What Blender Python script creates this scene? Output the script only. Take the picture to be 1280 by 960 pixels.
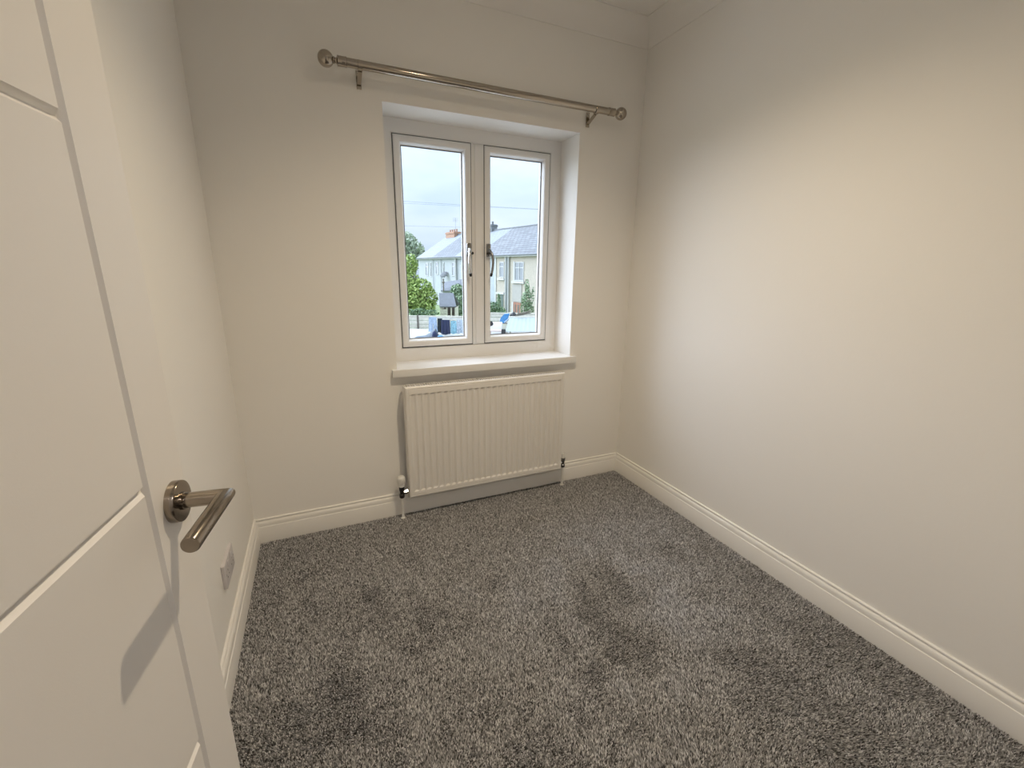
import bpy, bmesh, math, random
import numpy as np
from mathutils import Vector, Matrix

for o in list(bpy.data.objects):
    bpy.data.objects.remove(o, do_unlink=True)
scene = bpy.context.scene
COL = scene.collection
random.seed(7)
R = math.radians

# ------------------------------------------------------------------ room measures (metres)
XL, XR, YB, YF = -0.3665, 1.7467, 2.1831, -0.12     # left, right, window and door wall faces
ZC = 2.5265                                          # ceiling
COVE = 0.095
LAMP = (0.71, 1.05)

# ------------------------------------------------------------------ camera
cam = bpy.data.cameras.new('camera')
cam.sensor_width = 36.0
cam.lens = 36.0 * 544.515 / 1280.0
cam.clip_start = 0.02
cam.clip_end = 400
cam_o = bpy.data.objects.new('camera', cam)
cam_o.location = (0, 0, 1.2859)
cam_o.rotation_euler = (R(75.34147), R(-0.70318), R(-23.88519))
COL.objects.link(cam_o)
scene.camera = cam_o

# ------------------------------------------------------------------ sky
world = bpy.data.worlds.new('sky')
scene.world = world
world.use_nodes = True
wn, wl = world.node_tree.nodes, world.node_tree.links
wn.clear()
out = wn.new('ShaderNodeOutputWorld')
bg = wn.new('ShaderNodeBackground')
tc = wn.new('ShaderNodeTexCoord')
mp = wn.new('ShaderNodeMapping'); mp.inputs['Scale'].default_value = (1, 1, 2.6)
nz = wn.new('ShaderNodeTexNoise'); nz.inputs['Scale'].default_value = 3.2; nz.inputs['Detail'].default_value = 4; nz.inputs['Roughness'].default_value = .5
cr = wn.new('ShaderNodeValToRGB')
cr.color_ramp.elements[0].position = .36; cr.color_ramp.elements[0].color = (.59, .73, .90, 1)
cr.color_ramp.elements[1].position = .66; cr.color_ramp.elements[1].color = (.78, .89, 1.0, 1)
wl.new(tc.outputs['Generated'], mp.inputs['Vector']); wl.new(mp.outputs['Vector'], nz.inputs['Vector'])
wl.new(nz.outputs['Fac'], cr.inputs['Fac']); wl.new(cr.outputs['Color'], bg.inputs['Color'])
# overcast sky: radiance grows from the horizon to the zenith as (1 + 2 sin h) / 3 (CIE overcast sky)
SKY = 3.0
sx = wn.new('ShaderNodeSeparateXYZ'); wl.new(tc.outputs['Generated'], sx.inputs['Vector'])
mm = wn.new('ShaderNodeMath'); mm.operation = 'MULTIPLY_ADD'; mm.use_clamp = False
mx_ = wn.new('ShaderNodeMath'); mx_.operation = 'MAXIMUM'; mx_.inputs[1].default_value = 0.0
wl.new(sx.outputs['Z'], mx_.inputs[0]); wl.new(mx_.outputs[0], mm.inputs[0])
mm.inputs[1].default_value = SKY * 2 / 3; mm.inputs[2].default_value = SKY / 3
wl.new(mm.outputs[0], bg.inputs['Strength'])
wl.new(bg.outputs['Background'], out.inputs['Surface'])

# hazy sun behind thin cloud, up to the left beyond the terrace: a broad soft glow
sun = bpy.data.lights.new('sun', 'SUN')
sun.energy = 6.2; sun.angle = R(75); sun.color = (.88, .98, 1.15)
sun_o = bpy.data.objects.new('sun', sun)
sun_o.rotation_euler = Vector((.66, -.62, -.62)).to_track_quat('-Z', 'Y').to_euler()
COL.objects.link(sun_o)

# ------------------------------------------------------------------ exposure
vs = scene.view_settings
vs.view_transform = 'Standard'
vs.look = 'None'
vs.exposure = 0.0
vs.gamma = 1.0
vs.use_curve_mapping = False
LAMP_POWER = 73.0          # focused beam of the downlight
LENS_POWER = 1.9           # wide spill from its frosted lens
HALL_FILL_POWER = 9.0  # fill added behind the camera

# ------------------------------------------------------------------ materials
def mat(name, col, rough=.6, metal=0.0, noise=0.0, nscale=8.0, bump=0.0, bscale=200.0, spec=.5, coat=0.0):
    m = bpy.data.materials.new(name); m.use_nodes = True
    n, l = m.node_tree.nodes, m.node_tree.links
    b = n['Principled BSDF']
    b.inputs['Base Color'].default_value = (*col, 1)
    b.inputs['Roughness'].default_value = rough
    b.inputs['Metallic'].default_value = metal
    b.inputs['Specular IOR Level'].default_value = spec
    b.inputs['Coat Weight'].default_value = coat
    t = n.new('ShaderNodeTexCoord')
    if noise:
        z = n.new('ShaderNodeTexNoise'); z.inputs['Scale'].default_value = nscale; z.inputs['Detail'].default_value = 4
        l.new(t.outputs['Object'], z.inputs['Vector'])
        r = n.new('ShaderNodeValToRGB')
        r.color_ramp.elements[0].position = .3; r.color_ramp.elements[1].position = .7
        r.color_ramp.elements[0].color = (*[c * (1 - noise) for c in col], 1)
        r.color_ramp.elements[1].color = (*[min(1, c * (1 + noise)) for c in col], 1)
        l.new(z.outputs['Fac'], r.inputs['Fac']); l.new(r.outputs['Color'], b.inputs['Base Color'])
    if bump:
        z = n.new('ShaderNodeTexNoise'); z.inputs['Scale'].default_value = bscale; z.inputs['Detail'].default_value = 3
        l.new(t.outputs['Object'], z.inputs['Vector'])
        u = n.new('ShaderNodeBump'); u.inputs['Strength'].default_value = bump; u.inputs['Distance'].default_value = .002
        l.new(z.outputs['Fac'], u.inputs['Height']); l.new(u.outputs['Normal'], b.inputs['Normal'])
    return m

def glass_mat(name, tint=(1, 1, 1)):
    m = bpy.data.materials.new(name); m.use_nodes = True
    n, l = m.node_tree.nodes, m.node_tree.links
    n.clear()
    o = n.new('ShaderNodeOutputMaterial'); mx = n.new('ShaderNodeMixShader')
    tr = n.new('ShaderNodeBsdfTransparent'); tr.inputs['Color'].default_value = (*tint, 1)
    gl = n.new('ShaderNodeBsdfGlossy'); gl.inputs['Roughness'].default_value = .02
    lw = n.new('ShaderNodeFresnel'); lw.inputs['IOR'].default_value = 1.35
    ge = n.new('ShaderNodeNewGeometry'); inv = n.new('ShaderNodeMath'); inv.operation = 'SUBTRACT'; inv.inputs[0].default_value = 1.0
    mu = n.new('ShaderNodeMath'); mu.operation = 'MULTIPLY'                    # each pane reflects once, at its outer side
    l.new(ge.outputs['Backfacing'], inv.inputs[1]); l.new(lw.outputs['Fac'], mu.inputs[0]); l.new(inv.outputs[0], mu.inputs[1])
    l.new(mu.outputs[0], mx.inputs['Fac']); l.new(tr.outputs[0], mx.inputs[1]); l.new(gl.outputs[0], mx.inputs[2])
    l.new(mx.outputs[0], o.inputs['Surface'])
    return m

def slate_mat(name, c1, c2, mortar):
    m = bpy.data.materials.new(name); m.use_nodes = True
    n, l = m.node_tree.nodes, m.node_tree.links
    b = n['Principled BSDF']; b.inputs['Roughness'].default_value = .55
    uv = n.new('ShaderNodeUVMap')
    br = n.new('ShaderNodeTexBrick')
    br.inputs['Scale'].default_value = 1.0
    br.inputs['Brick Width'].default_value = .62; br.inputs['Row Height'].default_value = .36
    br.inputs['Mortar Size'].default_value = .04
    br.inputs['Color1'].default_value = (*c1, 1); br.inputs['Color2'].default_value = (*c2, 1); br.inputs['Mortar'].default_value = (*mortar, 1)
    l.new(uv.outputs['UV'], br.inputs['Vector'])
    l.new(br.outputs['Color'], b.inputs['Base Color'])
    u = n.new('ShaderNodeBump'); u.inputs['Strength'].default_value = .6; u.inputs['Distance'].default_value = .03; u.invert = True
    l.new(br.outputs['Fac'], u.inputs['Height']); l.new(u.outputs['Normal'], b.inputs['Normal'])
    return m

def leaf_mat(name, c1, c2):
    m = bpy.data.materials.new(name); m.use_nodes = True
    n, l = m.node_tree.nodes, m.node_tree.links
    b = n['Principled BSDF']; b.inputs['Roughness'].default_value = .6
    g = n.new('ShaderNodeNewGeometry')
    r = n.new('ShaderNodeValToRGB')
    r.color_ramp.elements[0].color = (*c1, 1); r.color_ramp.elements[1].color = (*c2, 1)
    l.new(g.outputs['Random Per Island'], r.inputs['Fac']); l.new(r.outputs['Color'], b.inputs['Base Color'])
    return m

M = {}
M['wall'] = mat('wall_paint', (.905, .885, .85), .75, bump=.12, bscale=90, spec=.3)
M['ceiling'] = mat('ceiling_paint', (.90, .88, .85), .85, spec=.2)
M['gloss'] = mat('white_satin_woodwork', (.87, .85, .815), .38)
M['door'] = mat('door_white_satin', (.84, .815, .785), .42, bump=.04, bscale=500)
M['upvc'] = mat('white_upvc', (.85, .84, .83), .3)
M['reveal'] = M['wall']
M['sill'] = mat('white_sill_board', (.84, .83, .81), .3)
M['gasket'] = mat('black_gasket', (.10, .10, .10), .6)
M['rad'] = mat('white_enamel', (.82, .79, .745), .32)
M['chrome'] = mat('chrome', (.72, .72, .71), .14, 1.0)
M['satin'] = mat('brushed_nickel', (.33, .285, .235), .16, 1.0, noise=.10, nscale=60)
M['pole'] = mat('polished_nickel', (.42, .375, .32), .15, 1.0)
M['handle'] = mat('dark_chrome', (.30, .30, .30), .22, 1.0)
M['black'] = mat('black_plastic', (.015, .015, .016), .4)
M['white_plastic'] = mat('white_plastic', (.80, .79, .76), .35)
M['socket'] = mat('socket_plastic', (.66, .63, .635), .35)
M['red'] = mat('red_switch_mark', (.6, .05, .04), .4)
M['glass'] = glass_mat('window_glass', (.98, .99, 1.0))
M['hall'] = mat('hall_paint', (.75, .72, .67), .8)
# outdoors
M['render_white'] = mat('white_render', (.42, .44, .45), .85, noise=.03, nscale=1.5)
M['render_blue'] = mat('pale_blue_render', (.40, .43, .45), .85, noise=.05, nscale=2)
M['pebble'] = mat('pebbledash', (.46, .41, .345), .9, noise=.18, nscale=14)
M['grey_panel'] = mat('grey_render_panel', (.38, .36, .335), .85, noise=.06, nscale=4)
M['slate'] = slate_mat('slate_roof', (.125, .132, .145), (.19, .20, .215), (.055, .06, .07))
M['slate_pale'] = slate_mat('pale_slate_roof', (.21, .23, .25), (.235, .26, .28), (.17, .19, .21))
M['slate_dark'] = slate_mat('dark_slate_roof', (.115, .128, .145), (.155, .17, .19), (.065, .072, .085))
M['fascia'] = mat('white_fascia', (.50, .50, .495), .5)
M['dark_window'] = mat('house_window_glass', (.12, .14, .15), .12)
M['brick_orange'] = mat('orange_brick', (.44, .26, .18), .9, noise=.2, nscale=9)
M['brick_red'] = mat('red_brick', (.34, .17, .12), .9, noise=.25, nscale=7)
M['stone_grey'] = mat('grey_chimney_render', (.19, .20, .21), .9, noise=.15, nscale=6)
M['dark_door'] = mat('dark_green_door', (.10, .14, .12), .6)
M['timber'] = mat('weathered_timber', (.40, .375, .32), .85, noise=.15, nscale=6)
M['fence_timber'] = mat('pale_weathered_boards', (.74, .70, .61), .85, noise=.12, nscale=6)
M['pipe'] = mat('grey_pipe', (.34, .36, .38), .6)
M['timber_dark'] = mat('dark_timber', (.16, .14, .12), .85, noise=.2, nscale=6)
M['patio'] = mat('pale_concrete', (.42, .415, .39), .9, noise=.08, nscale=2)
M['ground'] = mat('garden_soil_and_grass', (.20, .26, .12), .95, noise=.4, nscale=1.2)
M['felt'] = mat('grey_shed_felt', (.19, .20, .225), .8, noise=.1, nscale=5)
M['leaf_lime'] = leaf_mat('lime_leaves', (.13, .22, .04), (.46, .58, .17))
M['leaf_dark'] = leaf_mat('dark_leaves', (.045, .10, .05), (.26, .38, .20))
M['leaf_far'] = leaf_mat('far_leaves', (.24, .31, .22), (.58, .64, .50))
M['leaf_ivy'] = leaf_mat('ivy_leaves', (.10, .18, .10), (.42, .54, .34))
M['bark'] = mat('bark', (.16, .12, .09), .95, noise=.3, nscale=12)
M['cable'] = mat('cable_grey', (.36, .40, .43), .7)
M['navy'] = mat('navy_cotton', (.025, .033, .08), .9, noise=.2, nscale=20)
M['black_cloth'] = mat('black_cotton', (.02, .03, .035), .9)
M['blue_cloth'] = mat('pale_blue_denim', (.36, .45, .58), .9, noise=.2, nscale=12)
M['cyan_cloth'] = mat('cyan_cotton', (.24, .44, .53), .9, noise=.3, nscale=14)
M['print_cloth'] = mat('white_blue_print', (.42, .48, .55), .9, noise=.55, nscale=26)
M['blue_tarp'] = mat('bright_blue_sheet', (.06, .24, .50), .5, noise=.2, nscale=5)
M['tarp_grey'] = mat('blue_grey_tarpaulin', (.075, .095, .12), .6, noise=.15, nscale=6)
M['bag_black'] = mat('black_bag', (.02, .02, .022), .45)
M['poly'] = mat('pale_corrugated_sheet', (.30, .345, .345), .4, noise=.05, nscale=3)
M['pink'] = mat('pale_pink_wood', (.66, .52, .48), .7)
M['logs'] = mat('cut_branches', (.18, .155, .12), .9, noise=.3, nscale=14)

# ------------------------------------------------------------------ mesh helpers
def new_bm(): return bmesh.new()

def link(name, bm, m, parent=None, smooth=False, kind=None):
    me = bpy.data.meshes.new(name)
    bm.normal_update()
    bmesh.ops.recalc_face_normals(bm, faces=bm.faces)
    bm.to_mesh(me); bm.free()
    ms = m if isinstance(m, (list, tuple)) else [m]
    for x in ms: me.materials.append(x)
    if smooth:
        for p in me.polygons: p.use_smooth = True
        try: me.set_sharp_from_angle(angle=R(40))
        except Exception: pass
    o = bpy.data.objects.new(name, me); COL.objects.link(o)
    if parent: o.parent = parent
    if kind: o['kind'] = kind
    return o

def empty(name, loc=(0, 0, 0)):
    o = bpy.data.objects.new(name, None); o.location = loc; o.empty_display_size = .1
    COL.objects.link(o); return o

def tag(o, label, cat=None, group=None, kind=None):
    o['label'] = label
    if cat: o['category'] = cat
    if group: o['group'] = group
    if kind: o['kind'] = kind
    return o

def box(bm, x0, x1, y0, y1, z0, z1, bev=0, seg=2, mi=0, xf=None):
    vs_ = [bm.verts.new(v) for v in [(x0, y0, z0), (x1, y0, z0), (x1, y1, z0), (x0, y1, z0), (x0, y0, z1), (x1, y0, z1), (x1, y1, z1), (x0, y1, z1)]]
    fs = [bm.faces.new([vs_[i] for i in f]) for f in [(3, 2, 1, 0), (4, 5, 6, 7), (0, 1, 5, 4), (1, 2, 6, 5), (2, 3, 7, 6), (3, 0, 4, 7)]]
    for f in fs: f.material_index = mi
    if bev:
        es = {e for f in fs for e in f.edges}
        r = bmesh.ops.bevel(bm, geom=list(es), offset=bev, segments=seg, affect='EDGES', profile=.6)
        vs_ = list({v for f in r['faces'] for v in f.verts} | {v for v in vs_ if v.is_valid})
    if xf is not None:
        for v in vs_:
            if v.is_valid: v.co = xf @ v.co
    return vs_

def tube(bm, pts, r, n=12, mi=0, cap=True):
    """round bar through the points; r a number or one per point"""
    pts = [Vector(p) for p in pts]
    rs = r if isinstance(r, (list, tuple)) else [r] * len(pts)
    rings = []
    prev = None
    for i, p in enumerate(pts):
        if i == 0: d = pts[1] - p
        elif i == len(pts) - 1: d = p - pts[i - 1]
        else: d = (pts[i + 1] - p).normalized() + (p - pts[i - 1]).normalized()
        d.normalize()
        if prev is None:
            u = d.orthogonal().normalized()
        else:
            u = (prev - d * prev.dot(d)).normalized()
        prev = u
        w = d.cross(u)
        rings.append([bm.verts.new(p + (u * math.cos(2 * math.pi * k / n) + w * math.sin(2 * math.pi * k / n)) * rs[i]) for k in range(n)])
    for a, b in zip(rings, rings[1:]):
        for k in range(n):
            f = bm.faces.new((a[k], a[(k + 1) % n], b[(k + 1) % n], b[k])); f.material_index = mi
    if cap:
        bm.faces.new(list(reversed(rings[0]))).material_index = mi
        bm.faces.new(rings[-1]).material_index = mi

def lathe(bm, prof, origin, axis, n=32, mi=0):
    """prof: (radius, distance along axis)"""
    axis = Vector(axis).normalized(); u = axis.orthogonal().normalized(); w = axis.cross(u); o = Vector(origin)
    rings = []
    for r_, h in prof:
        if r_ < 1e-6: rings.append([bm.verts.new(o + axis * h)])
        else: rings.append([bm.verts.new(o + axis * h + (u * math.cos(2 * math.pi * k / n) + w * math.sin(2 * math.pi * k / n)) * r_) for k in range(n)])
    for a, b in zip(rings, rings[1:]):
        for k in range(n):
            k2 = (k + 1) % n
            if len(a) == 1 and len(b) == 1: continue
            if len(a) == 1: f = bm.faces.new((a[0], b[k2], b[k]))
            elif len(b) == 1: f = bm.faces.new((a[k], a[k2], b[0]))
            else: f = bm.faces.new((a[k], a[k2], b[k2], b[k]))
            f.material_index = mi

def ring_frame(bm, x0, x1, z0, z1, prof):
    """mitred rectangular frame in the xz plane; prof: closed list of (inset, y)"""
    cs = []
    for (ins, y) in prof:
        cs.append([bm.verts.new((x0 + ins, y, z0 + ins)), bm.verts.new((x1 - ins, y, z0 + ins)), bm.verts.new((x1 - ins, y, z1 - ins)), bm.verts.new((x0 + ins, y, z1 - ins))])
    m = len(prof)
    for i in range(m):
        a, b = cs[i], cs[(i + 1) % m]
        for k in range(4):
            bm.faces.new((a[k], a[(k + 1) % 4], b[(k + 1) % 4], b[k]))

def sweep(bm, prof, p0, p1, inward, m0=0, m1=0):
    """wall moulding from p0 to p1; prof: (out from wall, z) closed; m0/m1: 1 = mitred inside corner"""
    p0, p1, inward = Vector(p0), Vector(p1), Vector(inward)
    d = (p1 - p0).normalized()
    a = [bm.verts.new(p0 + inward * t + d * t * m0 + Vector((0, 0, z))) for t, z in prof]
    b = [bm.verts.new(p1 + inward * t - d * t * m1 + Vector((0, 0, z))) for t, z in prof]
    n = len(prof)
    for i in range(n):
        bm.faces.new((a[i], a[(i + 1) % n], b[(i + 1) % n], b[i]))
    bm.faces.new(a[::-1]); bm.faces.new(b)

# ================================================================== ROOM SHELL
WX0, WX1, WZ0, WZ1 = .3411, 1.3468, .7985, 1.9862     # window opening
T = .30
bm = new_bm()
for b in [(XL - .15, WX0, YB, YB + T, -.1, ZC + .15), (WX1, XR + .15, YB, YB + T, -.1, ZC + .15),
          (WX0, WX1, YB, YB + T, -.1, WZ0 - .036), (WX0, WX1, YB, YB + T, WZ1, ZC + .15)]: box(bm, *b)
link('wall_back', bm, M['wall'], kind='structure')
bm = new_bm(); box(bm, XL - .15, XL, -1.7, YB, -.1, ZC + .15); link('wall_left', bm, M['wall'], kind='structure')
bm = new_bm(); box(bm, XR, XR + .15, -1.7, YB, -.1, ZC + .15); link('wall_right', bm, M['wall'], kind='structure')
bm = new_bm()
DX0, DX1, DZ = -.315, .500, 2.02
for b in [(XL, DX0, YF - .12, YF, -.01, ZC), (DX1, XR, YF - .12, YF, -.01, ZC), (DX0, DX1, YF - .12, YF, DZ, ZC)]: box(bm, *b)
link('wall_front', bm, M['wall'], kind='structure')
bm = new_bm(); box(bm, XL, XR, -1.7, -1.55, -.1, ZC + .15); link('wall_hall', bm, M['hall'], kind='structure')
bm = new_bm(); box(bm, XL, XR, -1.55, YB, ZC, ZC + .15); link('ceiling', bm, M['ceiling'], kind='structure')
bm = new_bm(); box(bm, XL, XR, -1.55, YB, -.1, -.012); link('floor', bm, mat('underlay', (.12, .115, .11), .95), kind='structure')

# door lining on the wall behind the camera
bm = new_bm()
for b in [(DX0, DX0 + .025, YF - .13, YF + .012, -.01, DZ), (DX1 - .025, DX1, YF - .13, YF + .012, -.01, DZ), (DX0, DX1, YF - .13, YF + .012, DZ - .025, DZ)]: box(bm, *b)
link('trim_1', bm, M['gloss'], kind='structure')

# skirting with an ogee top
SK = [(0, -.010), (.0175, -.010), (.0175, .0765), (.0168, .0780), (.0152, .0790), (.0148, .0810), (.0148, .0870), (.0142, .0930), (.0128, .0980), (.0105, .1020), (.0078, .1046),
      (.0058, .1054), (.0054, .1062), (.0054, .1080), (.0064, .1086), (.0084, .1092), (.0088, .1125), (.0080, .1152), (.0058, .1168), (.0030, .1173), (0, .1173)]
for nm, a, b, inn, m0, m1 in [('baseboard_back', (XL, YB, 0), (XR, YB, 0), (0, -1, 0), 1, 1),
                              ('baseboard_right', (XR, YB, 0), (XR, YF, 0), (-1, 0, 0), 1, 1),
                              ('baseboard_left', (XL, YF, 0), (XL, YB, 0), (1, 0, 0), 0, 1),
                              ('baseboard_front', (XR, YF, 0), (DX1 + .001, YF, 0), (0, 1, 0), 1, 0)]:
    bm = new_bm(); sweep(bm, SK, a, b, inn, m0, m1); link(nm, bm, M['gloss'], kind='structure', smooth=True)
# coving
CV = [(0, ZC), (0, ZC - COVE), (.004, ZC - COVE), (.0055, ZC - COVE + .004)]
for k in range(1, 12):
    t = math.pi / 2 * k / 12
    CV.append((.0895 - .084 * math.cos(t), ZC - COVE + .004 + .0855 * math.sin(t)))
CV += [(.091, ZC - .004), (.095, ZC - .004), (.095, ZC)]
for i, (a, b, inn, m0, m1) in enumerate([((XL, YB, 0), (XR, YB, 0), (0, -1, 0), 1, 1), ((XR, YB, 0), (XR, YF, 0), (-1, 0, 0), 1, 1),
                                         ((XL, YF, 0), (XL, YB, 0), (1, 0, 0), 1, 1), ((XR, YF, 0), (XL, YF, 0), (0, 1, 0), 1, 1)]):
    bm = new_bm(); sweep(bm, CV, a, b, inn, m0, m1)
    tag(link('trim_%d' % (i + 2), bm, M['ceiling'], kind='structure', smooth=True), 'plain white concave coving between wall and ceiling')

# ------------------------------------------------------------------ carpet: base sheet + pile of yarn tufts
def vnoise(x, y, scale, seed):
    g = np.random.RandomState(seed).rand(64, 64)
    u, v = x * scale + 11.3, y * scale + 7.7
    i, j = np.floor(u).astype(int), np.floor(v).astype(int)
    fu, fv = u - i, v - j
    fu, fv = fu * fu * (3 - 2 * fu), fv * fv * (3 - 2 * fv)
    g00, g10, g01, g11 = g[i % 64, j % 64], g[(i + 1) % 64, j % 64], g[i % 64, (j + 1) % 64], g[(i + 1) % 64, (j + 1) % 64]
    return (g00 * (1 - fu) + g10 * fu) * (1 - fv) + (g01 * (1 - fu) + g11 * fu) * fv

rs = np.random.RandomState(3)
# footmarks brushed the other way: x, y, radius, strength
MARKS = [(.37, 1.41, .075, .45), (.57, 1.48, .06, .35), (.73, 1.40, .05, .35), (.91, 1.32, .06, .4), (.86, 1.14, .06, .4), (1.08, 1.23, .07, .45), (.93, .96, .07, .65), (.72, .94, .06, .35),
         (1.40, 1.34, .07, .35), (1.08, 1.38, .06, .35), (1.24, .70, .11, .75), (1.64, 1.14, .10, .45), (1.56, .79, .13, .4), (-.17, 1.94, .10, .4), (-.07, 1.18, .18, .35), (1.35, .48, .12, .4),
         (.09, 1.57, .09, .35), (.26, 1.76, .07, .3), (.74, 1.20, .05, .3), (1.66, .68, .12, .45), (1.63, .50, .12, .4)]
sp = .0035
gx, gy = np.meshgrid(np.arange(XL + .019, XR - .019, sp), np.arange(YF, YB - .019, sp), indexing='ij')
gx = gx.ravel() + rs.uniform(-.5, .5, gx.size) * sp; gy = gy.ravel() + rs.uniform(-.5, .5, gy.size) * sp
N = gx.size
# the nap lies in patches: where feet and a vacuum brushed it, tufts lean one way or the other
nap = .30 * vnoise(gx, gy, 3.2, 1) + .45 * vnoise(gx + .2 * vnoise(gx, gy, 3, 9), gy, 9.5, 2) + .40 * vnoise(gx, gy, 21, 5) - .50
for fx, fy, fr, fa in MARKS: nap -= fa * np.exp(-((gx - fx) ** 2 + ((gy - fy) * .75) ** 2) / fr ** 2)
lean = np.clip(nap * 3.2, -1, 1)
hgt = .0085 + rs.uniform(-.0015, .0015, N)
lx = rs.normal(0, .0015, N) + .0008 * lean
ly = rs.normal(0, .0015, N) + .0050 * lean
hgt = hgt * (1 - .10 * np.abs(lean))
ang = rs.uniform(0, 6.283, N)
rad = .0030
V = np.zeros((N, 4, 3), np.float32)
for k in range(3):
    a = ang + k * 2.0944
    V[:, k, 0] = gx + rad * np.cos(a); V[:, k, 1] = gy + rad * np.sin(a); V[:, k, 2] = -.0105
V[:, 3, 0] = gx + lx; V[:, 3, 1] = gy + ly; V[:, 3, 2] = -.0095 + hgt
tris = np.array([0, 1, 3, 1, 2, 3, 2, 0, 3])
loops = ((np.arange(N) * 4)[:, None] + tris[None]).ravel().astype(np.int32)
me = bpy.data.meshes.new('carpet')
me.vertices.add(N * 4); me.vertices.foreach_set('co', V.ravel())
me.loops.add(N * 9); me.loops.foreach_set('vertex_index', loops)
me.polygons.add(N * 3); me.polygons.foreach_set('loop_start', (np.arange(N * 3) * 3).astype(np.int32))
try: me.polygons.foreach_set('loop_total', np.full(N * 3, 3, np.int32))
except Exception: pass
yarn = rs.rand(N)
pal = np.array([[.92, .91, .92], [.55, .543, .55], [.30, .296, .30], [.10, .098, .10]])
colr = pal[np.digitize(yarn, [.20, .58, .84])] * rs.uniform(.85, 1.15, (N, 1))
ca = me.color_attributes.new('yarn', 'FLOAT_COLOR', 'POINT')
c4 = np.ones((N, 4, 4), np.float32); c4[:, :, :3] = colr[:, None, :]
ca.data.foreach_set('color', c4.ravel())
me.update(calc_edges=True); me.validate()
cm = bpy.data.materials.new('carpet_yarn'); cm.use_nodes = True
at = cm.node_tree.nodes.new('ShaderNodeAttribute'); at.attribute_name = 'yarn'
cb = cm.node_tree.nodes['Principled BSDF']; cb.inputs['Roughness'].default_value = .95; cb.inputs['Specular IOR Level'].default_value = .1
cb.inputs['Sheen Weight'].default_value = .15
cm.node_tree.links.new(at.outputs['Color'], cb.inputs['Base Color'])
cg = cm.node_tree.nodes.new('ShaderNodeNewGeometry'); cv = cm.node_tree.nodes.new('ShaderNodeVectorMath'); cv.operation = 'ADD'; cv.inputs[1].default_value = (0, 0, .65)      # fuzzy yarn: soft, upward-facing shading
cn = cm.node_tree.nodes.new('ShaderNodeVectorMath'); cn.operation = 'NORMALIZE'
cm.node_tree.links.new(cg.outputs['Normal'], cv.inputs[0]); cm.node_tree.links.new(cv.outputs[0], cn.inputs[0]); cm.node_tree.links.new(cn.outputs[0], cb.inputs['Normal'])
ct = cm.node_tree.nodes.new('ShaderNodeBsdfTranslucent'); cx_ = cm.node_tree.nodes.new('ShaderNodeMixShader'); cx_.inputs['Fac'].default_value = .38      # yarn lets light through
cm.node_tree.links.new(at.outputs['Color'], ct.inputs['Color']); cm.node_tree.links.new(cb.outputs[0], cx_.inputs[1]); cm.node_tree.links.new(ct.outputs[0], cx_.inputs[2])
cm.node_tree.links.new(cx_.outputs[0], cm.node_tree.nodes['Material Output'].inputs['Surface'])
me.materials.append(cm)
carpet = bpy.data.objects.new('carpet', me); COL.objects.link(carpet)
tag(carpet, 'charcoal grey deep pile fitted carpet with brushed footmarks', 'carpet', kind='stuff')

# ------------------------------------------------------------------ recessed ceiling lamp (above the frame)
lampo = empty('ceiling_light', (LAMP[0], LAMP[1], ZC))
bm = new_bm(); lathe(bm, [(.034, .0), (.034, -.004), (.045, -.004), (.045, 0.0)], (0, 0, 0), (0, 0, 1), 32)
link('bezel', bm, M['chrome'], lampo, smooth=True)
em = bpy.data.materials.new('lamp_lens'); em.use_nodes = True
em.node_tree.nodes['Principled BSDF'].inputs['Emission Color'].default_value = (1, .86, .68, 1)
em.node_tree.nodes['Principled BSDF'].inputs['Emission Strength'].default_value = 6
bm = new_bm(); lathe(bm, [(0, -.001), (.033, -.001), (.033, 0), (0, 0)], (0, 0, 0), (0, 0, 1), 24); link('lens', bm, em, lampo)
tag(lampo, 'small round recessed downlight in the middle of the ceiling', 'ceiling light')
sl = bpy.data.lights.new('ceiling_light_beam', 'SPOT')
sl.energy = LAMP_POWER; sl.color = (1.0, .82, .575); sl.spot_size = R(134); sl.spot_blend = .90; sl.shadow_soft_size = .03
slo = bpy.data.objects.new('ceiling_light_beam', sl); slo.location = (LAMP[0], LAMP[1], ZC - .012); COL.objects.link(slo)
ll = bpy.data.lights.new('ceiling_light_spill', 'AREA'); ll.shape = 'DISK'; ll.size = .064; ll.energy = LENS_POWER; ll.color = (1.0, .82, .575)
llo = bpy.data.objects.new('ceiling_light_spill', ll); llo.location = (LAMP[0], LAMP[1], ZC - .006); COL.objects.link(llo)
hl = bpy.data.lights.new('hall_fill', 'POINT'); hl.energy = HALL_FILL_POWER; hl.color = (.97, .94, .96); hl.shadow_soft_size = .06  # added fill light; no lamp is known in the unseen hall
hlo = bpy.data.objects.new('hall_fill', hl); hlo.location = (.3, -.8, 2.3); COL.objects.link(hlo)

# ================================================================== WINDOW
FY = YB + .19                                   # inner face of the frame
win = empty('window_1', (0, 0, 0)); win['kind'] = 'structure'
win['label'] = 'white twin casement window set deep in the wall above the radiator'
bm = new_bm()
ring_frame(bm, WX0 - .002, WX1 + .002, WZ0 - .001, WZ1 + .002,
           [(0, FY + .07), (0, FY), (.060, FY), (.066, FY + .003), (.0705, FY + .010), (.0705, FY + .07)])
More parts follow.
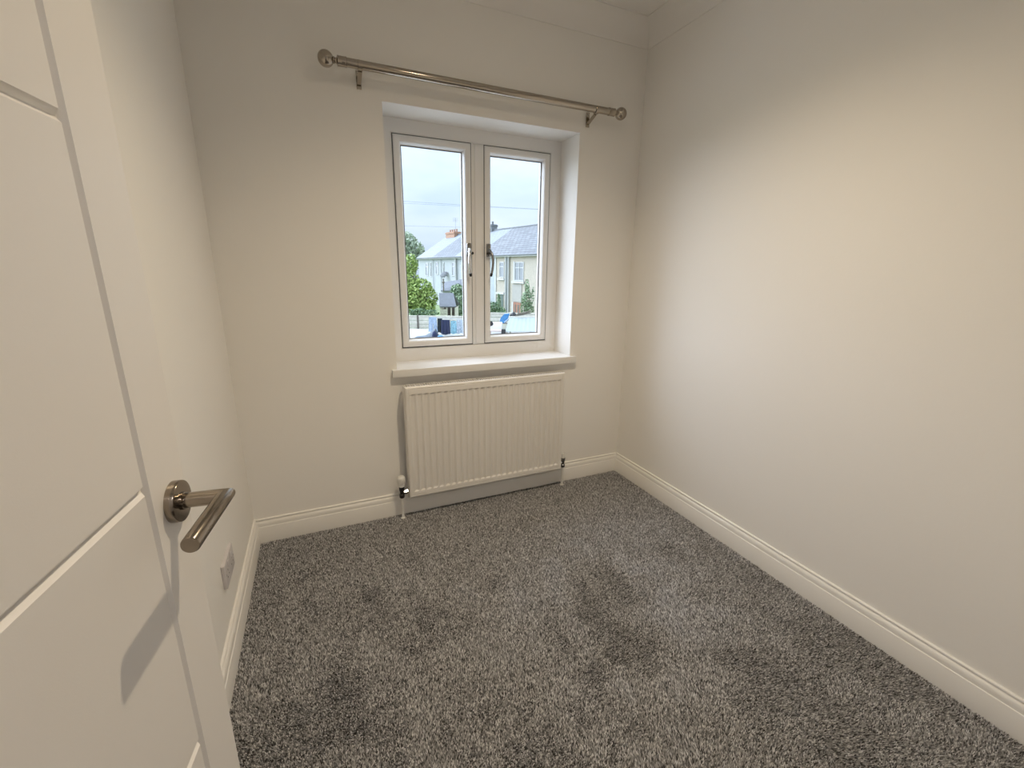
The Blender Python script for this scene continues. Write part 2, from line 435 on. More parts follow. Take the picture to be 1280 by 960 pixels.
# sloped foot of the bottom rail
link('frame', bm, M['upvc'], win, smooth=True)
SZ0, SZ1 = .8715, 1.9165
MX0, MX1 = .8085, .8820
bm = new_bm()
box(bm, MX0, MX1, FY + .002, FY + .065, SZ0 - .004, SZ1 + .004, .004, 2)
box(bm, MX0 + .020, MX1 - .012, FY - .0045, FY + .006, SZ0 + .002, SZ1 - .002, .003, 2)
link('mullion', bm, M['upvc'], win, smooth=True)
for side, (sx0, sx1) in enumerate([(.4112, .8065), (.8840, 1.2770)]):
    s_ = None
    bm = new_bm()
    ring_frame(bm, sx0, sx1, SZ0 + .0015, SZ1, [(0, FY + .05), (0, FY), (.002, FY - .004), (.006, FY - .006), (.026, FY - .006), (.030, FY - .003), (.0335, FY + .003), (.0385, FY + .024), (.0400, FY + .025), (.0400, FY + .05)])
    s_ = link('sash', bm, M['upvc'], win, smooth=True)
    bm = new_bm(); ring_frame(bm, sx0 - .004, sx1 + .004, SZ0 - .004, SZ1 + .004, [(0, FY + .02), (0, FY + .0025), (.008, FY + .0025), (.008, FY + .02)])
    link('gasket', bm, M['gasket'], s_)
    bm = new_bm(); ring_frame(bm, sx0 + .0405, sx1 - .0405, SZ0 + .0420, SZ1 - .0405, [(0, FY + .032), (0, FY + .026), (.003, FY + .026), (.003, FY + .032)])
    link('glazing_seal', bm, M['gasket'], s_)
    bm = new_bm()
    box(bm, sx0 + .039, sx1 - .039, FY + .030, FY + .034, SZ0 + .040, SZ1 - .039)
    link('glass_pane', bm, M['glass'], s_)
    # cranked espagnolette handle; mirrored on the two sashes
    hx = (sx1 - .0185) if side == 0 else (sx0 + .0185)
    sg = -1 if side == 0 else 1
    y0 = FY - .006
    bm = new_bm(); box(bm, hx - .0125, hx + .0125, y0 - .012, y0 + .001, 1.355, 1.425, .005, 3)
    lathe(bm, [(.0105, 0), (.0105, .012), (.009, .016), (0, .016)], (hx, y0 - .011, 1.378), (0, -1, 0), 20)
    link('handle_base', bm, M['handle'], s_, smooth=True)
    bm = new_bm()
    pts = [(hx, y0 - .020, 1.392), (hx + sg * .002, y0 - .034, 1.380), (hx + sg * .008, y0 - .044, 1.362), (hx + sg * .011, y0 - .047, 1.335), (hx + sg * .010, y0 - .046, 1.305), (hx + sg * .006, y0 - .042, 1.272), (hx + sg * .003, y0 - .038, 1.258)]
    tube(bm, pts, [.0085, .0085, .0078, .0070, .0068, .0066, .0060], 14)
    lever = link('handle_lever', bm, M['chrome'] if side == 0 else M['handle'], s_, smooth=True)
    bm = new_bm(); tube(bm, [(hx + sg * .0042, y0 - .0398, 1.266), (hx + sg * .002, y0 - .037, 1.250)], [.0078, .007], 12)
    link('handle_tip', bm, M['black'], s_, smooth=True)
    bm = new_bm(); lathe(bm, [(.0075, 0), (.0075, .010), (.006, .012), (0, .012)], (hx + (-sg) * .012, y0 - .020, 1.372), (0, -1, 0), 16)
    link('key_cylinder', bm, M['black'], s_, smooth=True)
# sill board
bm = new_bm()
box(bm, .3164, 1.3754, YB - .030, YB + .0005, WZ0 - .038, WZ0, .003, 2)
box(bm, WX0 + .0005, WX1 - .0005, YB - .004, FY + .03, WZ0 - .036, WZ0 - .0002)
ws = link('window_sill', bm, M['sill'], kind='structure', smooth=True)
ws['label'] = 'white painted window board with square nosing under the window'

# ================================================================== CURTAIN POLE
PY, PZ, PR = YB - .080, 2.0785, .0168
pole = empty('curtain_pole', (.835, YB, PZ)); tag(pole, 'shiny nickel curtain pole with ball ends above the window', 'curtain pole')
def pl(name, bm, m, parent):
    o = link(name, bm, m, parent, smooth=True)
    root = pole
    if parent is pole: o.location = -Vector(pole.location)
    return o
bm = new_bm(); tube(bm, [(.176, PY, PZ), (1.487, PY, PZ)], PR, 28); pl('rod', bm, M['pole'], pole)
for sx, d in ((.200, -1), (1.462, 1)):
    bm = new_bm()
    lathe(bm, [(PR, 0), (.0190, .001), (.0190, .004), (.0184, .006), (.0184, .030), (.0190, .032), (.0190, .035), (.012, .037), (.0098, .040), (.0098, .044), (.0125, .046), (.0125, .050), (.0105, .051)], (sx, PY, PZ), (d, 0, 0), 32)
    f = pl('finial', bm, M['pole'], pole)
    bm = new_bm(); cx = .0775
    prof = [(  .0300 * math.sin(math.pi * k / 20), cx - .0300 * math.cos(math.pi * k / 20)) for k in range(21)]
    lathe(bm, prof, (sx, PY, PZ), (d, 0, 0), 40)
    pl('ball', bm, M['pole'], f)
for bx in (.250, 1.389):
    bm = new_bm()
    box(bm, bx - .010, bx + .010, YB - .004, YB, 2.016, 2.086, .0015, 2)                         # wall plate
    # strap arm curving out under the rod
    pr = [(YB - .003, 2.030), (YB - .015, 2.034), (YB - .035, 2.044), (YB - .056, 2.052), (YB - .070, 2.059)]
    for (ya, za), (yb_, zb) in zip(pr, pr[1:]):
        v = [bm.verts.new(q) for q in [(bx - .008, ya, za - .003), (bx + .008, ya, za - .003), (bx + .008, yb_, zb - .003), (bx - .008, yb_, zb - .003), (bx - .008, ya, za + .003), (bx + .008, ya, za + .003), (bx + .008, yb_, zb + .003), (bx - .008, yb_, zb + .003)]]
        for q in [(0, 1, 2, 3), (7, 6, 5, 4), (0, 4, 5, 1), (1, 5, 6, 2), (2, 6, 7, 3), (3, 7, 4, 0)]: bm.faces.new([v[i] for i in q])
    # open cup that carries the rod
    n_ = 14; ra, rb_ = PR + .0003, PR + .0045
    rows = []
    for k in range(n_ + 1):
        t = R(150) + R(250) * k / n_
        rows.append([bm.verts.new((x, PY + r_ * math.cos(t), PZ + r_ * math.sin(t))) for x, r_ in ((bx - .009, ra), (bx + .009, ra), (bx + .009, rb_), (bx - .009, rb_))])
    for a, b in zip(rows, rows[1:]):
        for k in range(4): bm.faces.new((a[k], a[(k + 1) % 4], b[(k + 1) % 4], b[k]))
    bm.faces.new(rows[0]); bm.faces.new(rows[-1][::-1])
    br = pl('bracket', bm, M['pole'], pole)
    bm = new_bm(); lathe(bm, [(.0035, 0), (.0035, .002), (0, .003)], (bx, YB - .004, 2.076), (0, -1, 0), 12); pl('screw', bm, M['chrome'], br)

# ================================================================== RADIATOR
RX0, RX1, RZ0, RZ1, RY = .3575, 1.2670, .1228, .7228, YB - .095
rad = empty('radiator', ((RX0 + RX1) / 2, RY + .066, RZ0)); tag(rad, 'white ribbed panel radiator on the wall below the window', 'radiator')
def rp(name, bm, m, parent=None, smooth=True):
    o = link(name, bm, m, parent or rad, smooth=smooth)
    if parent is None: o.location = -Vector(rad.location)
    return o
# pressed front panel: vertical channels sunk into a sheet with rolled edges
nch, pitch = 26, .0333
x_first = (RX0 + RX1) / 2 - pitch * (nch - 1) / 2
xs = [(RX0, .010), (RX0 + .0015, .004), (RX0 + .005, .001), (RX0 + .010, 0), (RX0 + .016, 0), (RX0+.0175, .0012), (RX0 + .019, 0.0)]
for k in range(nch):
    c = x_first + k * pitch
    xs += [(c - .0150, 0, 0), (c - .0065, 0, 1), (c + .0065, 0, 1), (c + .0150, 0, 0)]
xs += [(RX1 - .019, 0), (RX1-.0175, .0012), (RX1 - .016, 0), (RX1 - .010, 0), (RX1 - .005, .001), (RX1 - .0015, .004), (RX1, .010)]
zs = [(RZ0, .010, 0), (RZ0 + .0015, .004, 0), (RZ0 + .005, .001, 0), (RZ0 + .010, 0, 0), (RZ0 + .013, .0015, 0), (RZ0 + .016, 0, 0), (RZ0 + .032, 0, 0), (RZ0 + .0410, 0, 1),
      (RZ1 - .0455, 0, 1), (RZ1 - .037, 0, 0), (RZ1 - .016, 0, 0), (RZ1 - .013, .0015, 0), (RZ1 - .010, 0, 0), (RZ1 - .005, .001, 0), (RZ1 - .0015, .004, 0), (RZ1, .010, 0)]
bm = new_bm(); grid = []
for z, dz, cz in zs:
    row = []
    for q in xs:
        x, dx = q[0], q[1]; cxn = q[2] if len(q) > 2 else 0
        row.append(bm.verts.new((x, RY + max(dx, dz) + .0064 * cz * cxn, z)))
    grid.append(row)
for a, b in zip(grid, grid[1:]):
    for k in range(len(xs) - 1): bm.faces.new((a[k], a[k + 1], b[k + 1], b[k]))
# close the back
bl = [bm.verts.new((x, RY + .014, z)) for x, z in ((RX0, RZ0), (RX1, RZ0), (RX1, RZ1), (RX0, RZ1))]
bm.faces.new(bl[::-1])
bm.faces.new([grid[0][k] for k in range(len(xs))][::-1] + [bl[0], bl[1]])
bm.faces.new([grid[-1][k] for k in range(len(xs))] + [bl[2], bl[3]])
bm.faces.new([r_[0] for r_ in grid] + [bl[3], bl[0]])
bm.faces.new([r_[-1] for r_ in grid][::-1] + [bl[1], bl[2]])
rp('front_panel', bm, M['rad'], smooth=False)
for x0, x1 in ((RX0 + .001, RX0 + .003), (RX1 - .003, RX1 - .001)):
    bm = new_bm(); box(bm, x0, x1, RY + .012, RY + .066, RZ0 + .010, RZ1 - .003, .0007, 1); rp('side_panel', bm, M['rad'])
# top grille of rounded slots
bm = new_bm()
box(bm, RX0 + .003, RX1 - .003, RY + .013, RY + .019, RZ1 - .004, RZ1 - .001)
box(bm, RX0 + .003, RX1 - .003, RY + .060, RY + .066, RZ1 - .004, RZ1 - .001)
box(bm, RX0 + .003, RX1 - .003, RY + .038, RY + .041, RZ1 - .004, RZ1 - .001)
x = RX0 + .006
while x < RX1 - .008:
    box(bm, x, x + .0045, RY + .018, RY + .061, RZ1 - .004, RZ1 - .0012); x += .0125
rp('top_grille', bm, M['rad'], smooth=False)
# convector fins behind the panel
bm = new_bm(); x = RX0 + .02
while x < RX1 - .02:
    box(bm, x, x + .001, RY + .0145, RY + .050, RZ0 + .03, RZ1 - .02); x += .0208
box(bm, RX0 + .02, RX1 - .02, RY + .050, RY + .052, RZ0 + .03, RZ1 - .02)
rp('convector_fins', bm, mat('dark_fin_steel', (.12, .115, .11), .6), smooth=False)
for bx in (RX0 + .15, RX1 - .17):
    bm = new_bm(); box(bm, bx, bx + .02, RY + .052, YB - .0005, RZ0 + .08, RZ1 - .06)
    rp('wall_bracket', bm, M['rad'], smooth=False)
# valves
def valve(x, thermo, d):
    yv = RY + .030; zv = RZ0 + .032
    bm = new_bm()
    lathe(bm, [(.0115, 0), (.0135, .004), (.0135, .018), (.0105, .021), (.0115, .040), (.0140, .043), (.0140, .060), (.010, .062)], (x, yv, zv - .034), (0, 0, 1), 24)
    v = rp('radiator_valve', bm, M['black'] if thermo else M['handle'])
    v['label'] = 'black lower body of the thermostatic valve' if thermo else 'dark metal lockshield valve'
    bm = new_bm(); xe = RX0 + .006 if d > 0 else RX1 - .006
    lathe(bm, [(.008, 0), (.008, abs(xe - x) * .35), (.0125, abs(xe - x) * .36), (.0125, abs(xe - x) * .72), (.009, abs(xe - x) * .74), (.009, abs(xe - x))], (x, yv, zv - .004), (d, 0, 0), 6)
    rp('tail_nut', bm, M['chrome'], v)
    bm = new_bm()
    if thermo:
        lathe(bm, [(.0125, 0), (.0165, .004), (.0165, .012), (.0155, .014), (.0185, .018), (.0190, .050), (.0172, .056), (.0120, .060), (0, .061)], (x, yv, zv + .028), (0, 0, 1), 32)
        for k in range(12):
            a = k * math.pi / 6
            tube(bm, [(x + .0188 * math.cos(a), yv + .0188 * math.sin(a), zv + .050), (x + .0188 * math.cos(a), yv + .0188 * math.sin(a), zv + .078)], .0017, 6)
        h = rp('valve_head', bm, M['white_plastic'], v)
    else:
        lathe(bm, [(.0120, 0), (.0125, .003), (.0120, .028), (.0105, .031), (0, .032)], (x, yv, zv + .026), (0, 0, 1), 24)
        h = rp('valve_cap', bm, M['white_plastic'], v)
    h['label'] = 'white plastic cap of the valve'
    bm = new_bm(); tube(bm, [(x, yv, 0), (x, yv, zv - .034)], .0072, 14); rp('supply_pipe', bm, M['white_plastic'], v)
    bm = new_bm(); lathe(bm, [(.0075, .0003), (.012, .0003), (.012, .003), (.0075, .005)], (x, yv, 0), (0, 0, 1), 20); rp('pipe_collar', bm, M['white_plastic'], v)
valve(RX0 - .036, True, 1)
valve(RX1 + .026, False, -1)

# ================================================================== SOCKET on the left wall
sy, sz = 1.578, .288
sock = empty('wall_socket', (XL, sy, sz)); tag(sock, 'white double plug socket low on the left wall behind the door', 'socket')
bm = new_bm(); box(bm, 0, .012, -.073, .073, -.043, .043, .0025, 3); link('face_plate', bm, M['socket'], sock, smooth=True)
for dy in (-.036, .036):
    bm = new_bm(); box(bm, .0118, .0145, dy - .006 + (.012 if dy < 0 else -.012), dy + .006 + (.012 if dy < 0 else -.012), .012, .034, .001, 2); link('rocker_switch', bm, M['socket'], sock, smooth=True)
    bm = new_bm()
    box(bm, .0116, .0122, dy - .002, dy + .002, .002, .010); box(bm, .0116, .0122, dy - .0145, dy - .0085, -.016, -.012); box(bm, .0116, .0122, dy + .0085, dy + .0145, -.016, -.012)
    link('pin_holes', bm, M['black'], sock)
for dy in (-.0602, .0602):
    bm = new_bm(); lathe(bm, [(.004, 0), (.004, .0006), (0, .0008)], (.0118, dy, 0), (1, 0, 0), 12)
    link('fixing_screw', bm, M['chrome'], sock)

# ================================================================== DOOR (open against the left)
EDGE = Vector((-.17911, .65600, 0)); DW, DT, DH = .762, .035, 1.981
door = empty('door_1', EDGE); door['kind'] = 'structure'
door['label'] = 'open white grooved door with a steel lever handle'
door.rotation_euler = (0, 0, math.atan2(-.14025, .99005))       # local -y runs back to the hinges, +x faces the room
def dp(name, bm, m, parent=None, smooth=True): return link(name, bm, m, parent or door, smooth=smooth)
bm = new_bm(); box(bm, -DT, -.0060, -DW, 0, .008, DH, .001, 1); dp('leaf', bm, M['door'])
GZ = [.316, .682, 1.0445, 1.4137, 1.78]
S0, S1 = .0905, .6715
GW = .0010
bm = new_bm()
def plate(y0, y1, z0, z1):
    b_ = .0052; x0, x1 = -.0062, 0
    lo = [bm.verts.new((x0, y, z)) for y, z in ((y0, z0), (y1, z0), (y1, z1), (y0, z1))]
    hi = [bm.verts.new((x1, y, z)) for y, z in ((y0 + b_, z0 + b_), (y1 - b_, z0 + b_), (y1 - b_, z1 - b_), (y0 + b_, z1 - b_))]
    bm.faces.new(hi); bm.faces.new(lo[::-1])
    for k in range(4): bm.faces.new((lo[k], lo[(k + 1) % 4], hi[(k + 1) % 4], hi[k]))
plate(-S0 + GW / 2, 0, .008, DH); dp('stile', bm, M['door'], smooth=False)
bm = new_bm(); plate(-DW, -S1 - GW / 2, .008, DH); dp('stile', bm, M['door'], smooth=False)
zz = [.008] + GZ + [DH]
for k in range(len(zz) - 1):
    bm = new_bm(); plate(-S1 + GW / 2, -S0 - GW / 2, zz[k] + (GW / 2 if k else 0), zz[k + 1] - (GW / 2 if k < len(zz) - 2 else 0))
    dp('panel', bm, M['door'], smooth=False)
hy, hz = -.0405, 1.0015
h = bm = new_bm()
lathe(bm, [(.026, 0), (.026, .0085), (.0252, .0098), (.0235, .0102), (.0112, .0102), (.0112, .0125), (.0095, .013)], (0, hy, hz), (1, 0, 0), 40)
hd = dp('door_handle', bm, M['satin']); hd['label'] = 'brushed steel lever handle on a round rose'
bm = new_bm(); lr = .0095; ox = .0560
lathe(bm, [(lr, .010), (lr, ox)], (0, hy, hz), (1, 0, 0), 28)
# mitred lever: the neck meets the grip at a square corner
n_ = 28
bm.free(); bm = new_bm()
def ringv(f): return [bm.verts.new(f(2 * math.pi * k / n_)) for k in range(n_)]
r0 = ringv(lambda t: (.009, hy + lr * math.cos(t), hz + lr * math.sin(t)))
r1 = ringv(lambda t: (ox + lr * math.cos(t), hy + lr * math.cos(t), hz + lr * math.sin(t)))
r2 = ringv(lambda t: (ox + lr * math.cos(t), hy - .1060, hz + lr * math.sin(t)))
r3 = ringv(lambda t: (ox + (lr - .0008) * math.cos(t), hy - .1075, hz + (lr - .0008) * math.sin(t)))
for a, b in ((r0, r1), (r1, r2), (r2, r3)):
    for k in range(n_): bm.faces.new((a[k], a[(k + 1) % n_], b[(k + 1) % n_], b[k]))
bm.faces.new(r3)
dp('lever', bm, M['satin'], hd)
bm = new_bm(); box(bm, -.026, -.008, -.0005, .0012, hz - .11, hz + .05, .0005, 1); dp('latch_plate', bm, M['satin'], hd)
bm = new_bm()
for z in (.23, 1.0, 1.75): tube(bm, [(-.001, -DW - .004, z - .045), (-.001, -DW - .004, z + .045)], .006, 12)
dp('hinge', bm, M['satin'])

# ================================================================== OUTSIDE
YA = R(23.88519)
YF_, YR_ = Vector((math.sin(YA), math.cos(YA), 0)), Vector((math.cos(YA), -math.sin(YA), 0))
def yd(lat, d, z=0.0): return YR_ * lat + YF_ * d + Vector((0, 0, z))        # garden axes: across, away, up
YM = Matrix(((YR_.x, YF_.x, 0, 0), (YR_.y, YF_.y, 0, 0), (0, 0, 1, 0), (0, 0, 0, 1)))
GZ0 = -2.75
bm = new_bm(); box(bm, -60, 60, 4, 120, GZ0 - .3, GZ0, xf=YM); link('ground', bm, M['ground'], kind='structure')
bm = new_bm(); box(bm, -14, 9, 3.6, 24.7, GZ0, -2.0, .02, 1, xf=YM); pt = link('patio', bm, M['patio'], kind='structure'); pt['label'] = 'pale concrete terrace, its unseen near end added to bounce light'  # unseen near part extended to the house to bounce daylight up indoors

# ---- terrace row
A0 = Vector((2.01, 36.0)); D2 = Vector((-.56203, .82712)); NV = Vector((-.82712, -.56203))
def row(s, off, z):
    q = A0 + D2 * s + NV * off
    return yd(q.x, q.y, z)
o_, ax, ay = row(0, 0, 0), row(1, 0, 0) - row(0, 0, 0), row(0, 1, 0) - row(0, 0, 0)
RM = Matrix(((ax.x, ay.x, 0, o_.x), (ax.y, ay.y, 0, o_.y), (0, 0, 1, 0), (0, 0, 0, 1)))      # x = along the row, y = toward us
EAV, RIDGE, DEP = 2.69, 5.28, 4.0
def rbox(bm, *a, **k): return box(bm, *a, xf=RM, **k)
def house(s0, s1, wallm, roofm, label, group=None):
    h = empty('terraced_house', row((s0 + s1) / 2, 0, GZ0)); tag(h, label, 'house', group)
    inv = Matrix.Translation(-Vector(h.location))
    def part(name, bm, m, parent=None, smooth=False):
        o = link(name, bm, m, parent or h, smooth=smooth)
        if parent is None: o.location = -Vector(h.location)
        return o
    # walls with gable ends
    bm = new_bm()
    prof = [(0, GZ0), (0, EAV), (-DEP, RIDGE - .12), (-2 * DEP, EAV), (-2 * DEP, GZ0)]
    a = [bm.verts.new(RM @ Vector((s0, y, z))) for y, z in prof]; b = [bm.verts.new(RM @ Vector((s1, y, z))) for y, z in prof]
    for k in range(5): bm.faces.new((a[k], a[(k + 1) % 5], b[(k + 1) % 5], b[k]))
    bm.faces.new(a[::-1]); bm.faces.new(b)
    part('wall', bm, wallm)
    # roof of two thick slopes
    bm = new_bm(); uvl = bm.loops.layers.uv.new('UVMap')
    sl_ = (RIDGE - EAV) / DEP; L_ = math.hypot(DEP + .3, (DEP + .3) * sl_)
    for sgn in (1, -1):
        y0, y1 = (.30, -DEP) if sgn > 0 else (-2 * DEP - .30, -DEP)
        z0 = EAV - .30 * sl_
        vv = [bm.verts.new(RM @ Vector(q)) for q in [(s0, y0, z0), (s1, y0, z0), (s1, y1, RIDGE), (s0, y1, RIDGE), (s0, y0, z0 + .07), (s1, y0, z0 + .07), (s1, y1, RIDGE + .07), (s0, y1, RIDGE + .07)]]
        uvs = [(s0, 0), (s1, 0), (s1, L_), (s0, L_)] * 2
        for q in [(3, 2, 1, 0), (4, 5, 6, 7), (0, 1, 5, 4), (1, 2, 6, 5), (2, 3, 7, 6), (3, 0, 4, 7)]:
            f = bm.faces.new([vv[i] for i in q])
            for lp, i in zip(f.loops, q): lp[uvl].uv = uvs[i]
    r_ = part('roof', bm, roofm)
    bm = new_bm(); tube(bm, [RM @ Vector((s0, -DEP, RIDGE + .07)), RM @ Vector((s1, -DEP, RIDGE + .07))], .10, 8); 
    part('ridge_tiles', bm, M['stone_grey'])
    bm = new_bm(); rbox(bm, s0, s1, .02, .28, EAV - .30, EAV - .16); part('fascia', bm, M['fascia'])
    bm = new_bm(); tube(bm, [RM @ Vector((s0, .33, EAV - .17)), RM @ Vector((s1, .33, EAV - .17))], .06, 8); part('gutter', bm, M['stone_grey'])
    return h, part
def hwindow(part, s0, s1, z0, z1, y=0.0, bars=1, frame=None, glass=None):
    bm = new_bm()
    w = .07
    for b in [(s0, s1, y - .02, y + .05, z0, z0 + w), (s0, s1, y - .02, y + .05, z1 - w, z1), (s0, s0 + w, y - .02, y + .05, z0 + w, z1 - w), (s1 - w, s1, y - .02, y + .05, z0 + w, z1 - w)]: rbox(bm, *b)
    for k in range(bars):
        c = s0 + (s1 - s0) * (k + 1) / (bars + 1); rbox(bm, c - .03, c + .03, y - .02, y + .045, z0 + w, z1 - w)
    if (z1 - z0) > 1: rbox(bm, s0 + w, s1 - w, y - .02, y + .04, z0 + (z1 - z0) * .68, z0 + (z1 - z0) * .68 + .05)
    fr = part('window', bm, frame or M['fascia'])
    bm = new_bm(); rbox(bm, s0 + .02, s1 - .02, y - .02, y + .015, z0 + .02, z1 - .02); part('pane', bm, glass or M['dark_window'], fr)
    return fr
def hpipe(part, s, z0, z1, m, r=.06, y=.09):
    bm = new_bm(); tube(bm, [RM @ Vector((s, y, z0)), RM @ Vector((s, y, z1))], r, 8); part('downpipe', bm, m)
def chimney(part, s, w, y0, y1, z1, m, pots, potm):
    bm = new_bm(); rbox(bm, s - w / 2, s + w / 2, y0, y1, RIDGE - 1.0, z1); rbox(bm, s - w / 2 - .06, s + w / 2 + .06, y0 - .06, y1 + .06, z1 - .22, z1 - .08)
    c = part('chimney', bm, m)
    for k in range(pots):
        sp_ = s - w / 2 + w * (k + .5) / pots; bm = new_bm()
        q = RM @ Vector((sp_, (y0 + y1) / 2, z1)); lathe(bm, [(.12, 0), (.12, .03), (.10, .05), (.10, .26), (.12, .28), (.12, .31), (0, .31)], q, (0, 0, 1), 10)
        o = part('chimney_pot', bm, potm)

# nearest house, pebbledashed
h1, p1 = house(-7.0, 4.15, M['pebble'], M['slate'], 'nearest terraced house with beige pebbledash wall and slate roof')
hwindow(p1, 1.80, 3.12, .40, 1.95, bars=1)
bm = new_bm(); rbox(bm, 1.62, 3.42, 0, .16, .20, .38); p1('sill', bm, M['fascia'])
bm = new_bm(); rbox(bm, 3.14, 3.28, 0, .07, .38, 2.0); p1('window_reveal', bm, M['fascia'])
bm = new_bm(); rbox(bm, 2.05, 3.42, 0, .05, -1.36, .10); p1('render_panel', bm, M['grey_panel'])
bm = new_bm(); rbox(bm, 2.10, 3.20, 0, .08, -2.75, -1.42); p1('brick_infill', bm, M['brick_red'])
bm = new_bm(); rbox(bm, 2.30, 2.55, .07, .10, -2.6, -1.6); rbox(bm, 2.80, 2.95, .07, .10, -2.6, -1.6); p1('dark_slot', bm, M['timber_dark'])
bm = new_bm(); rbox(bm, 3.20, 3.42, 0, .10, -2.75, -1.42); p1('white_jamb', bm, M['fascia'])
hpipe(p1, 3.98, GZ0, EAV - .25, M['fascia'], .09)
hwindow(p1, -3.6, -2.2, .40, 1.95)
# second house, white render with recessed pebbledash bay
h2, p2 = house(4.15, 9.3, M['render_blue'], M['slate'], 'second terraced house with a narrow window and white downpipes')
bm = new_bm(); rbox(bm, 4.60, 6.05, 0, .03, GZ0, EAV - .3); p2('pebbledash_bay', bm, M['pebble'])
hwindow(p2, 4.78, 5.52, .62, 1.98, y=.03, bars=0)
bm = new_bm(); rbox(bm, 4.65, 5.75, .03, .17, .40, .58); p2('sill', bm, M['fascia'])
bm = new_bm(); rbox(bm, 4.70, 6.00, .03, .13, -.86, -.68); p2('lintel', bm, M['fascia'])
bm = new_bm(); rbox(bm, 4.85, 5.62, .02, .06, GZ0, -.86); p2('back_door', bm, M['dark_door'])
bm = new_bm(); rbox(bm, 6.05, 6.22, 0, .10, GZ0, EAV - .3); p2('corner_pilaster', bm, M['fascia'])
hpipe(p2, 4.42, GZ0, EAV - .25, M['fascia'], .10)
hpipe(p2, 4.24, GZ0, EAV - .25, M['pipe'], .03)
# third to fifth
h3, p3 = house(9.3, 13.9, M['render_white'], M['slate_pale'], 'third terraced house with plain pale slate roof and dark chimney')
hwindow(p3, 11.4, 12.3, .6, 2.0); chimney(p3, 13.3, .7, -4.4, -3.7, 5.95, M['stone_grey'], 1, M['stone_grey'])
hpipe(p3, 13.6, GZ0, EAV - .25, M['pipe'], .03)
h4, p4 = house(13.9, 19.6, M['render_white'], M['slate_dark'], 'fourth terraced house, white with bluish slate roof and satellite dish')
hwindow(p4, 14.30, 15.05, .60, 2.0, bars=0); hwindow(p4, 18.45, 19.15, .68, 2.05, bars=0); hwindow(p4, 16.9, 17.2, .4, 2.0, bars=0)
hpipe(p4, 17.6, GZ0, EAV - .25, M['pipe'], .035); hpipe(p4, 13.98, GZ0, EAV - .25, M['fascia'], .10)
bm = new_bm(); lathe(bm, [(0, .10), (.22, .08), (.40, .02), (.46, -.04), (.44, -.07), (.38, -.01), (.2, .05), (0, .07)], RM @ Vector((16.2, .45, .75)), RM.to_3x3() @ Vector((-.35, .6, .75)), 20)
p4('satellite_dish', bm, M['stone_grey'], smooth=True)
bm = new_bm(); tube(bm, [RM @ Vector((16.2, 0, .55)), RM @ Vector((16.2, .42, .72))], .03, 8); p4('dish_arm', bm, M['stone_grey'])
h5, p5 = house(19.6, 24.2, M['render_white'], M['slate_pale'], 'end terraced house, white with orange brick chimney at the gable')
hwindow(p5, 21.25, 22.05, .50, 2.0, bars=0); hwindow(p5, 20.3, 20.7, .4, 2.0, bars=0)
hpipe(p5, 19.75, GZ0, EAV - .25, M['pipe'], .03)
chimney(p5, 22.4, 2.3, -4.5, -3.5, 5.72, M['brick_orange'], 4, M['brick_orange'])
bm = new_bm(); q = RM @ Vector((20.3, -3.2, 5.9)); tube(bm, [q, q + Vector((0, 0, 1.25))], .02, 6)
for k in range(4): tube(bm, [q + YR_ * (-.3) + Vector((0, 0, 1.2 - .12 * k)), q + YR_ * .3 + Vector((0, 0, 1.2 - .12 * k))], .012, 5)
p5('aerial', bm, M['cable'])

# low outhouse in front of the white houses
oh = empty('outhouse', yd(-5.8, 43.5, GZ0)); tag(oh, 'low white outhouse with grey lean-to roof behind the shed', 'outhouse')
OI = -Vector(oh.location)
bm = new_bm(); box(bm, -6.7, -4.1, 43.2, 44.6, GZ0, -.72, xf=YM); o = link('wall', bm, M['render_white'], oh); o.location = OI
bm = new_bm()
vv = [bm.verts.new(yd(*q)) for q in [(-6.85, 43.0, -.80), (-3.8, 43.0, -.72), (-4.0, 44.7, .40), (-6.85, 44.7, -.05), (-6.85, 43.0, -.72), (-3.8, 43.0, -.64), (-4.0, 44.7, .48), (-6.85, 44.7, .03)]]
for q in [(3, 2, 1, 0), (4, 5, 6, 7), (0, 1, 5, 4), (1, 2, 6, 5), (2, 3, 7, 6), (3, 0, 4, 7)]: bm.faces.new([vv[i] for i in q])
o = link('roof', bm, M['felt'], oh); o.location = OI
bm = new_bm(); q = yd(-6.52, 42.6, -.75); tube(bm, [q, q + Vector((0, 0, .75))], .06, 10); lathe(bm, [(.06, .75), (.13, .78), (.13, .86), (.05, .92), (.05, 1.05), (.10, 1.1), (0, 1.2)], q, (0, 0, 1), 12)
o = link('flue_pipe', bm, M['timber_dark'], oh); o.location = OI

# ---- fence of boards, with posts (each board a part)
def fence(l0, l1, d, ztop, z0, nb, posts, label):
    f = empty('fence', yd((l0 + l1) / 2, d, GZ0)); tag(f, label, 'fence')
    me_ = None
    for i, (a, b) in enumerate(zip(posts, posts[1:])):
        bh = (ztop - z0) / nb
        for k in range(nb):
            bm = new_bm(); jj = random.uniform(-.012, .012)
            box(bm, a + .03, b - .03, d - .015 + jj, d + .015 + jj, z0 + k * bh + .012, z0 + (k + 1) * bh - .012, xf=YM)
            o = link('board', bm, M['fence_timber'], f); o.location = -Vector(f.location)
        bm = new_bm(); box(bm, a, b, d - .05, d + .05, ztop, ztop + .04, xf=YM)
        o = link('top_rail', bm, M['fence_timber'], f); o.location = -Vector(f.location)
    for a in posts:
        bm = new_bm(); box(bm, a - .05, a + .05, d - .06, d + .05, GZ0, ztop + .06, xf=YM)
        o = link('post', bm, M['timber_dark'] if abs(a + 5.4) < .1 else M['fence_timber'], f); o.location = -Vector(f.location)
